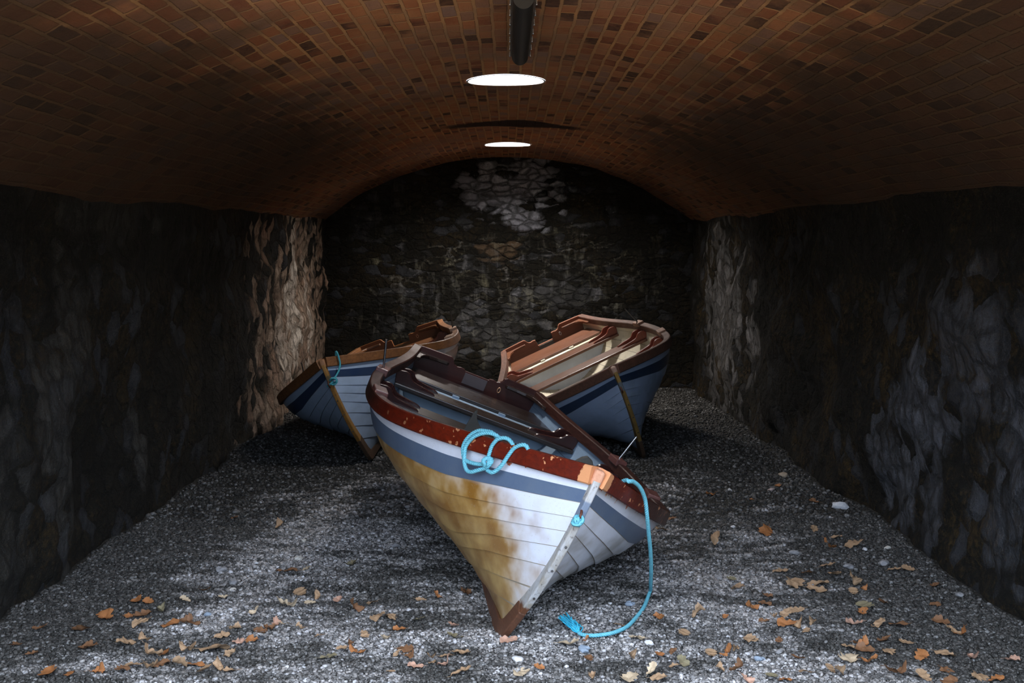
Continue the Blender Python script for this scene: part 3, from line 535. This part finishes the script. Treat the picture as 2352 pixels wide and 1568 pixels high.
A=boat(0,dict(seam=m_sa,seam2=m_sg,label='nearest rowing boat, white and blue clinker hull with amber stains, bow facing forward',
  hull=mat_hull('near_hull',(.66,.70,.80),1.,.8,(.20,.18,.14)),stripe=mat_stripe('near_stripe',slate_blue),lining=mat_lining('near_lining',(.24,.33,.44),(.17,.21,.24)),
  rail=mat_wood('near_rail',(.065,.007,.003),(.17,.016,.004),1,(.32,.5),.09,(.62,.28,.13),.12,1.,sheen=.3,age=((.022,.007,.005),(.065,.024,.017))),seat=mat_wood('near_seat',(.010,.005,.004),(.045,.028,.022),0,(.25,.4),0,coat=.5),
  knee=mat_wood('near_knee',(.025,.006,.005),(.05,.012,.009),2,(.22,.35),0,coat=.4),transom=mat_wood('near_transom',(.030,.006,.005),(.050,.011,.009),0,(.35,.5),0,coat=.1,sheen=.3),
  stem=mat_stemband('near_stem',(.44,.45,.47),(.24,.20,.13),.27,(.13,.05,.022),(.12,.17,.26)),keel=mat_wood('near_keel',(.07,.03,.018),(.17,.07,.035),1,(.4,.6),.12,(.30,.22,.17),0),
  notch=.590,pad=mat_plain('near_pad',(.09,.075,.085),.4),fit=m_copper,tank=mat_plain('near_tank',(.24,.33,.43),.45,sc=6),block=mat_wood('near_block',(.08,.022,.018),(.20,.075,.06),1,(.4,.6),.08,(.35,.2,.15),.2),
  pins={(1,0):(.055,.03),(-1,0):(-.05,.0)},pin=m_steel,bare=mat_wood('near_bare',(.52,.24,.14),(.66,.36,.24),1,(.5,.7),.05,(.25,.03,.01),0),ring=rust))
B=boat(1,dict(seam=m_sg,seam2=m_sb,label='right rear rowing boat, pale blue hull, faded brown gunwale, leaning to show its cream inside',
  hull=mat_hull('far_right_hull',(.36,.47,.66),0.,.45,(.13,.17,.22)),stripe=mat_stripe('far_right_stripe',(.022,.045,.10)),lining=mat_lining('far_right_lining',(.74,.71,.60),(.42,.33,.17)),
  rail=mat_wood('far_right_rail',(.06,.032,.022),(.17,.075,.05),1,(.5,.75),.14,(.27,.15,.10),0),seat=mat_wood('far_right_seat',(.10,.035,.018),(.24,.10,.05),0,(.3,.5),0,coat=.4),
  knee=mat_wood('far_right_knee',(.16,.03,.015),(.26,.06,.03),2,(.3,.45),0,coat=.4),transom=mat_wood('far_right_transom',(.20,.07,.035),(.29,.12,.07),0,(.4,.6),0,coat=.1),
  stem=mat_stemband('far_right_stem',(.24,.15,.04),(.14,.08,.03),.06,(.10,.05,.02),(.09,.12,.15)),keel=mat_wood('far_right_keel',(.05,.03,.02),(.12,.07,.04),1,(.4,.6),0,coat=0),
  notch=.525,pad=mat_plain('far_right_pad',(.17,.14,.12),.5),fit=mat_plain('white_fitting',(.7,.7,.68),.4),tank=mat_plain('far_right_tank',(.70,.79,.92),.45,sc=6),block=mat_wood('far_right_block',(.22,.12,.08),(.36,.2,.14),1,(.5,.7),0,coat=0),
  pins={(-1,0):(.06,-.06)},pin=m_steel_dark,bare=mat_wood('far_right_bare',(.25,.16,.12),(.38,.25,.2),1,(.5,.7),.05,(.25,.1,.05),0),ring=rust))
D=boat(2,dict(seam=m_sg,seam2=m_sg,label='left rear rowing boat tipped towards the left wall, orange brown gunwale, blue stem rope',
  hull=mat_hull('far_left_hull',(.36,.47,.64),0.,.4,(.13,.17,.22)),stripe=mat_stripe('far_left_stripe',(.018,.04,.10)),lining=mat_lining('far_left_lining',(.12,.10,.08),(.06,.05,.04)),
  rail=mat_wood('far_left_rail',(.11,.04,.012),(.30,.13,.045),1,(.45,.7),.08,(.5,.34,.22),0),seat=mat_wood('far_left_seat',(.08,.03,.01),(.2,.08,.03),0,(.3,.5),0,coat=.4),
  knee=mat_wood('far_left_knee',(.10,.03,.015),(.2,.06,.03),2,(.3,.45),0,coat=.4),transom=mat_wood('far_left_transom',(.17,.055,.012),(.25,.09,.022),0,(.4,.6),0,coat=.1),
  stem=mat_stemband('far_left_stem',(.33,.17,.04),(.20,.09,.02),.06,(.10,.05,.02),(.08,.07,.04)),keel=mat_wood('far_left_keel',(.05,.03,.02),(.12,.07,.04),1,(.4,.6),0,coat=0),
  notch=.525,pad=mat_plain('far_left_pad',(.20,.11,.04),.5),fit=m_copper,tank=mat_plain('far_left_tank',(.2,.17,.13),.45,sc=6),block=mat_wood('far_left_block',(.40,.25,.17),(.6,.42,.32),1,(.5,.7),0,coat=0),
  pins={(-1,0):(-.04,.0),(1,0):(-.02,0.)},pin=m_steel_dark,bare=mat_wood('far_left_bare',(.30,.14,.06),(.42,.22,.12),1,(.5,.7),.05,(.25,.1,.05),0),ring=rust))
# ------------------------------------------------------------------ ropes (coordinates in the near boat's frame, then to the world)
rp=mat_rope(); BMAT=[bmat(q) for q in POSE]
def W(i,v): return BMAT[i]@Vector((v[0],v[1]-FT,v[2]))
def drop(o_pts,i,z): return [W(i,p) for p in o_pts]
a_=[(.33,3.50,.79),(.36,3.505,.862),(.397,3.505,.894),(.429,3.486,.889),(.459,3.446,.868),(.482,3.422,.825),(.488,3.412,.779),(.481,3.421,.749),(.464,3.443,.723),(.440,3.476,.725),(.411,3.512,.738),(.388,3.544,.757)]
b_=[(.33,3.525,.79),(.35,3.53,.858),(.380,3.535,.895),(.425,3.500,.886),(.462,3.465,.848),(.476,3.440,.806),(.479,3.432,.771),(.470,3.441,.738),(.460,3.452,.709),(.440,3.474,.685),(.422,3.499,.690),(.404,3.522,.712),(.376,3.556,.745)]
c_=[(.384,3.548,.78),(.388,3.545,.815),(.390,3.548,.852),(.378,3.566,.893),(.345,3.592,.912),(.31,3.61,.89),(.29,3.60,.83)]
d_=[(.372,3.560,.738),(.352,3.595,.744),(.337,3.612,.771),(.328,3.625,.808),(.322,3.632,.850),(.312,3.647,.897),(.285,3.671,.928),(.26,3.68,.915),(.24,3.665,.85)]
kn=[]
kc=Vector((.378,3.560,.772)); ax=Vector((-.35,.45,.0)).normalized(); nz=Vector((.78,.62,.0)).normalized()
for k in range(5):
    pts=[]; 
    for j in range(15):
        a=2*pi*j/14; u=ax*cos(a)*(.020-.001*k)+Vector((0,0,1))*sin(a)*(.030-.002*k); th=.55*k-.9
        u=Matrix.Rotation(th,3,nz)@u; pts.append(kc+u*.85+nz*(.004+.006*sin(a*2+k)+.002*k))
    kn.append(pts)
parts=[rope_mesh([W(0,p) for p in X]) for X in (a_,b_,c_,d_)]+[rope_mesh([W(0,p) for p in X],.0088,.034,.006) for X in kn]
inn_=[(.33,3.50,.79),(.27,3.44,.70),(.2,3.40,.60),(.12,3.45,.56),(.24,3.665,.70),(.24,3.665,.85)]
parts.append(rope_mesh([W(0,p) for p in [(.29,3.60,.83),(.25,3.55,.72),(.25,3.52,.66),(.31,3.51,.72),(.33,3.525,.79)]]))
v,f=join(parts); o=mk('mooring_rope',v,f,rp,smooth=True); prop(o,'blue twisted rope looped and knotted over the left gunwale of the nearest boat','rope')
hang=[(-.12,3.60,.84),(-.15,3.70,.90),(-.175,3.775,.962)]; hang=[W(0,p) for p in hang]+[Vector(p) for p in [(.527,4.832,.700),(.552,4.868,.690),(.588,4.925,.650),(.617,4.985,.585),(.632,5.02,.50),(.650,5.10,.40),(.675,5.22,.28),(.700,5.38,.14),(.722,5.56,.01),(.735,5.66,-.05),(.728,5.66,-.072),(.70,5.55,-.076),(.668,5.43,-.074),(.621,5.296,-.070),(.559,5.149,-.066),(.489,5.058,-.062),(.415,5.023,-.062),(.356,5.029,-.064),(.325,5.065,-.066)]]
v,f=rope_mesh(hang); o=mk('mooring_rope',v,f,rp,smooth=True); prop(o,'blue rope hanging from the bow of the nearest boat and curling on the gravel','rope')
fr=[]; rr=random.Random(5)
for k in range(46):
    p=Vector((.328,5.062,-.066)); pts=[p]; d=Vector((-.30,.62,.12)).normalized()
    off=Vector((rr.gauss(0,.012),rr.gauss(0,.012),abs(rr.gauss(0,.010))))
    n=rr.randint(4,8)
    for j in range(n): pts.append(p+d*(.020*(j+1))+off*min(1,(j+1)/2)*1.+Vector((rr.gauss(0,.003),rr.gauss(0,.003),rr.gauss(0,.002))))
    fr.append(tube(catmull(pts,.01),.0028,5))
v,f=join(fr); mk('frayed_end',v,f,mat_rope('frayed_rope',(.03,.45,.68)),o,label='bright blue frayed rope end')
# knot remnant on the ring
fr=[]; C0=Vector((.012,3.968,.778))
for k in range(26):
    a=rr.uniform(0,2*pi); pts=[]; el=rr.uniform(.012,.03)
    n=Vector((rr.gauss(0,1),rr.gauss(0,.5),rr.gauss(0,1))).normalized(); u=n.orthogonal().normalized(); w_=n.cross(u)
    for j in range(9): pts.append(W(0,C0+Vector((0,.008,-.012))+u*cos(a+j*.6)*el+w_*sin(a+j*.6)*el*.8))
    fr.append(tube(catmull(pts,.008),.0048,6))
v,f=join(fr); o=mk('rope_knot',v,f,rp,smooth=True); prop(o,'small blue rope knot caught in the iron ring of the nearest bow','rope')
# left rear boat rope
t3=[(-.10,3.86,.97),(-.118,3.872,1.012),(-.128,3.885,1.00),(-.128,3.893,.96),(-.122,3.90,.91),(-.10,3.925,.865),(-.07,3.95,.835),(-.045,3.965,.815)]
k3=[]
for k in range(4):
    k3.append(rope_mesh([W(2,(-.035+.028*cos(a+k)*1.0,3.955+.02*sin(a*1.0),.805+.022*sin(a+k)-.004*k)) for a in np.linspace(0,2*pi,12)],.008,.03,.008))
v,f=join([rope_mesh([W(2,p) for p in t3],.008)]+k3+[rope_mesh([W(2,(-.03,3.96,.80)),W(2,(.0,3.965,.785)),W(2,(.035,3.94,.77))],.008)]); o=mk('mooring_rope',v,f,mat_rope('dim_rope',(.05,.36,.44)),smooth=True); prop(o,'short blue rope hanging over the stem of the left rear boat','rope')
# dark board and slab standing inside the near boat
m_dk=mat_plain('dark_canvas',(.045,.042,.035),.7,var=.5,sc=14,bump=.004)
pl=[(.315,.775),(.300,.73),(.275,.70),(.240,.672),(.19,.652),(.12,.63),(.10,.50),(.36,.50),(.345,.60),(.335,.70),(.325,.76)]
v,f=prism(pl,lambda a,b,d:W(0,(a,2.385+d+(b-.5)*.06,b)),0,.012); o=mk('pointed_board',v,f,m_dk); bevel(o,.003); prop(o,'dark pointed board standing up inside the nearest boat','board')
pl=[(-.30,.68),(-.345,.735),(-.372,.752),(-.405,.738),(-.432,.70),(-.44,.50),(-.26,.50),(-.27,.62)]
v,f=prism(pl,lambda a,b,d:W(0,(a,2.385+d,b)),0,.04); o=mk('slate_slab',v,f,mat_plain('grey_slab',(.085,.08,.07),.75,var=.5,sc=9,bump=.004)); bevel(o,.006); prop(o,'dark grey slab standing inside the bow of the nearest boat','slab')
# ------------------------------------------------------------------ light fitting on the crown
bt=empty('batten_light',(.065,5.70,2.785)); prop(bt,'long dark tubular batten light fixed along the crown of the brick vault','light fixture')
m_bd=mat_plain('dark_diffuser',(.014,.015,.016),.55,var=.4,sc=8); m_bh=mat_plain('fitting_body',(.10,.085,.075),.6)
y0,y1=-.80,.775; v=[];f=[]; n=14
prof=[(.046*cos(a),-.050*sin(a)) for a in np.linspace(0,pi,n)]
pth=[(Vector((0,y0+ (y1-y0)*k/6,0)),Vector((1,0,0)),Vector((0,0,1))) for k in range(7)]
v,f=sweep(pth,prof); o=mk('diffuser',v,f,m_bd,bt,auto=.7)
v,f=box((0,(y0+y1)/2,.022),(.112,y1-y0+.01,.045)); o=mk('housing',v,f,m_bh,bt); bevel(o,.008,3)
for k in range(7):
    for s_ in (-1,1):
        yk=y0+.12+k*.232; v,f=box((s_*.058,yk,.004),(.008,.022,.030)); c=mk('clip',v,f,m_steel,bt); bevel(c,.002)
for yk in (y0+.3,y1-.3):
    v,f=box((0,yk,.056),(.05,.03,.03)); mk('bracket',v,f,m_bh,bt)
# ------------------------------------------------------------------ gravel, stones, leaves
def icos():
    p=(1+5**.5)/2; v=np.array([(-1,p,0),(1,p,0),(-1,-p,0),(1,-p,0),(0,-1,p),(0,1,p),(0,-1,-p),(0,1,-p),(p,0,-1),(p,0,1),(-p,0,-1),(-p,0,1)],float); v/=np.linalg.norm(v[0])
    f=np.array([(0,11,5),(0,5,1),(0,1,7),(0,7,10),(0,10,11),(1,5,9),(5,11,4),(11,10,2),(10,7,6),(7,1,8),(3,9,4),(3,4,2),(3,2,6),(3,6,8),(3,8,9),(4,9,5),(2,4,11),(6,2,10),(8,6,7),(9,8,1)])
    return v,f
IV,IF=icos()
def pebbles(n,y0,y1,smin,smax,seed):
    r=np.random.default_rng(seed); x=r.uniform(-2.485,2.485,n); y=r.uniform(y0,y1,n); x=np.where(x>0,x/2.485*(2.495+.035*wn(y,SL*y)),x/2.485*(2.495+.035*wl(y,SL*y))); s=smin*(smax/smin)**(r.random(n)**2.2)
    q=r.normal(size=(n,4)); q/=np.linalg.norm(q,axis=1)[:,None]; a,b,c,d=q.T
    Rm=np.stack([1-2*(c*c+d*d),2*(b*c-a*d),2*(b*d+a*c),2*(b*c+a*d),1-2*(b*b+d*d),2*(c*d-a*b),2*(b*d-a*c),2*(c*d+a*b),1-2*(b*b+c*c)],1).reshape(n,3,3)
    sc=r.uniform(.55,1.25,(n,1,3)); V=IV[None]*(1+r.normal(0,.13,(n,12,1)))*sc*s[:,None,None]/2
    V=np.einsum('nij,nkj->nki',Rm,V); V[:,:,2]*=.75; V+=np.stack([x,y,gz(x,y)+s*.13],1)[:,None,:]
    return V.reshape(-1,3),(IF[None]+12*np.arange(n)[:,None,None]).reshape(-1,3)
def fast_mesh(name,V,Fq,mat):
    me=bpy.data.meshes.new(name); me.vertices.add(len(V)); me.vertices.foreach_set('co',V.astype(np.float32).ravel()); nf=len(Fq)
    me.loops.add(nf*3); me.loops.foreach_set('vertex_index',Fq.astype(np.int32).ravel()); me.polygons.add(nf)
    me.polygons.foreach_set('loop_start',np.arange(0,nf*3,3,dtype=np.int32)); me.polygons.foreach_set('loop_total',np.full(nf,3,dtype=np.int32))
    me.materials.append(mat); me.update(); me.validate(); o=bpy.data.objects.new(name,me); COL.objects.link(o); return o
sets=[pebbles(NP[0],4.2,5.6,.0075,.026,1),pebbles(NP[1],5.6,7.6,.009,.030,2),pebbles(NP[2],7.6,15.3,.016,.042,3)]
off=0;VV=[];FF=[]
for v,f in sets: VV.append(v);FF.append(f+off);off+=len(v)
o=fast_mesh('gravel',np.concatenate(VV),np.concatenate(FF),mat_gravel()); prop(o,'loose pale and dark gravel covering the vault floor','gravel',kind='stuff')
# larger stones
tones={'tan':(.42,.33,.24),'white':(.62,.62,.64),'pink':(.45,.36,.34),'pale':(.5,.48,.44),'grey':(.26,.26,.27),'blue':(.26,.32,.40),'dark':(.05,.055,.065)}
SM={k:mat_plain('stone_'+k,c,.8,var=.4,sc=45,bump=.003) for k,c in tones.items()}
ico=bmesh.new(); bmesh.ops.create_icosphere(ico,subdivisions=2,radius=.5); base_v=[q.co.copy() for q in ico.verts]; base_f=[tuple(w.index for w in q.verts) for q in ico.faces]; ico.free()
def word_place(x,y):
    side='near the left wall' if x<-1.9 else 'near the right wall' if x>1.9 else None
    d='in front' if y<5.05 else 'by the bow' if y<5.8 else 'halfway back' if y<8 else 'far back'
    lat='left' if x<-.75 else 'centre left' if x<-.1 else 'centre right' if x<.75 else 'right'
    return side,d,lat
ORD=['leftmost','second','third','fourth','fifth','sixth','seventh','eighth','ninth','tenth','eleventh','twelfth']
def label_all(items,noun):
    """items: list of (obj,x,descr,place) -> label telling each apart by look, place, and order from the left"""
    g={}
    for it in items: g.setdefault((it[2],it[3]),[]).append(it)
    for (ds,pl),li in g.items():
        li.sort(key=lambda q:q[1]); n=len(li)
        for k,it in enumerate(li):
            if n==1: lb='%s on the gravel, %s'%(ds,pl)
            elif k==0: lb='leftmost %s on the gravel, %s'%(ds,pl)
            elif k==n-1: lb='rightmost %s on the gravel, %s'%(ds,pl)
            else: lb='%s from the left of the %s, %s'%(ORD[k],ds[:-4]+'leaves' if noun=='leaf' else ds+'s',pl)
            it[0]['label']=lb
def place(x,y):
    s,d,l=word_place(x,y)
    return (s+', '+d) if s else (l+', '+d)
items=[]
for n_,e in enumerate(STONES.split(';')):
    x,y,s,c=e.split(); x,y,s=float(x),float(y),float(s); r=random.Random(n_)
    w=FN(n_+50,5.,2); sc=(1.15,r.uniform(.7,1.),r.uniform(.45,.65))
    vv=[Vector((p.x*sc[0],p.y*sc[1],p.z*sc[2]))*s*1.05*(1+.16*float(w(p.x*2+p.z,p.y*2-p.z))) for p in base_v]
    o=mk('stone',vv,base_f,SM[c],smooth=c in('tan',)); o.location=(x,y,float(gz(x,y))+s*.16+.004); o.rotation_euler=(r.uniform(-.2,.2),r.uniform(-.2,.2),r.uniform(0,6))
    sz='pebble' if s<.035 else 'stone'; prop(o,None,'stone','larger stones lying on the gravel'); items.append((o,x,('bluish' if c=='blue' else c)+' '+sz,place(x,y)))
label_all(items,'stone')
LC_={'t':((.38,.25,.15),'tan'),'o':((.36,.15,.055),'orange'),'b':((.20,.10,.05),'brown'),'p':((.58,.46,.32),'pale'),'g':((.24,.21,.13),'greenish'),'k':((.50,.30,.22),'pinkish')}
LMAT={k:mat_leaf('leaf_'+v[1],v[0]) for k,v in LC_.items()}
def leaf_mesh(seed,curl):
    r=random.Random(seed); n=44; lob=r.choice([4,5,5]); ph=r.uniform(-.3,.3); ring=[]
    asp=r.uniform(.52,.72)
    for k in range(n):
        a=2*pi*k/n; yy_=cos(a); env=abs(sin(a))**.8*asp*.5*(1.15+.25*yy_)
        lb=.5+.5*cos(a*2*lob+ph) if .2<a<2*pi-.2 else 1; fac=1-.42*lb*(1-abs(yy_)**3)*r.uniform(.7,1.1)
        ring.append((copysign(env*fac,sin(a)) if abs(sin(a))>1e-6 else 0.,yy_*.5))
    bend=r.uniform(.5,1.2)*(2.4 if curl else .8); twist=r.uniform(-1.5,1.5)*(1.5 if curl else .5); ruf=r.uniform(.03,.06)*(1.7 if curl else 1.1); dirn=r.uniform(-.5,.5)
    w=FN(seed+100,7.,3); V=[];Fs=[]; rings=5
    def sh3(x,y):
        q=x*cos(dirn)+y*sin(dirn)*.6; th=q*bend*2; rad=1/(bend*2)
        z=rad*(1-cos(th)); xx=rad*sin(th)*cos(dirn)+ (x-q*cos(dirn)); z+=y*y*bend*.35+x*y*twist*.6+ruf*float(w(x,y)); return (xx,y*(1-.12*bend*abs(y)),z)
    V.append(sh3(0,0))
    for j in range(1,rings+1):
        for (x,y) in ring: V.append(sh3(x*j/rings,y*j/rings))
    for k in range(n): Fs.append((0,1+k,1+(k+1)%n))
    for j in range(rings-1):
        for k in range(n): a=1+j*n+k; b=1+j*n+(k+1)%n; Fs.append((a,a+n,b+n,b))
    # stalk
    st=[Vector(sh3(0,-.5)),Vector(sh3(0,-.5))+Vector((.01,-.1,.01)),Vector(sh3(0,-.5))+Vector((.03,-.2,.03))]; b0=len(V); tv,tf=tube(st,.008,5); V+=[tuple(p) for p in tv]; Fs+=[tuple(i+b0 for i in q) for q in tf]
    V=[(a,b,c) for a,b,c in V]; return V,Fs
LV={}
for c in LC_:
    for form in 'fc':
        for k in range(4):
            v,f=leaf_mesh(k*13+(7 if form=='c' else 1)+ord(c),form=='c'); me=bpy.data.meshes.new('leaf_blade'); me.from_pydata(v,[],f); me.materials.append(LMAT[c])
            me.polygons.foreach_set('use_smooth',np.ones(len(f),dtype=bool)); me.update(); LV[c,form,k]=(me,min(q[2] for q in v))
items=[]
for n_,e in enumerate(LEAVES.split(';')):
    x,y,c,s,k=e.split(); x,y,s=float(x),float(y),float(s)*1.18; r=random.Random(n_+900)
    me,zmin=LV[c,k,r.randrange(4)]; o=bpy.data.objects.new('fallen_leaf',me); COL.objects.link(o); o.scale=(s,s,s)
    tx,ty=r.uniform(-.35,.35),r.uniform(-.35,.35)
    if k=='c': tx+=r.choice([-.5,.5,.2])
    o.rotation_euler=(tx,ty,r.uniform(0,6.28)); Rm=o.rotation_euler.to_matrix(); zl=min((Rm@q.co).z for q in me.vertices)*s
    o.location=(x,y,float(gz(x,y))-zl+.006+.004*(n_%3)); prop(o,None,'leaf','fallen leaves scattered on the gravel')
    sz='' if s<.095 else 'large '; items.append((o,x,sz+('curled ' if k=='c' else 'open ')+LC_[c][1]+' leaf',place(x,y)))
label_all(items,'leaf')
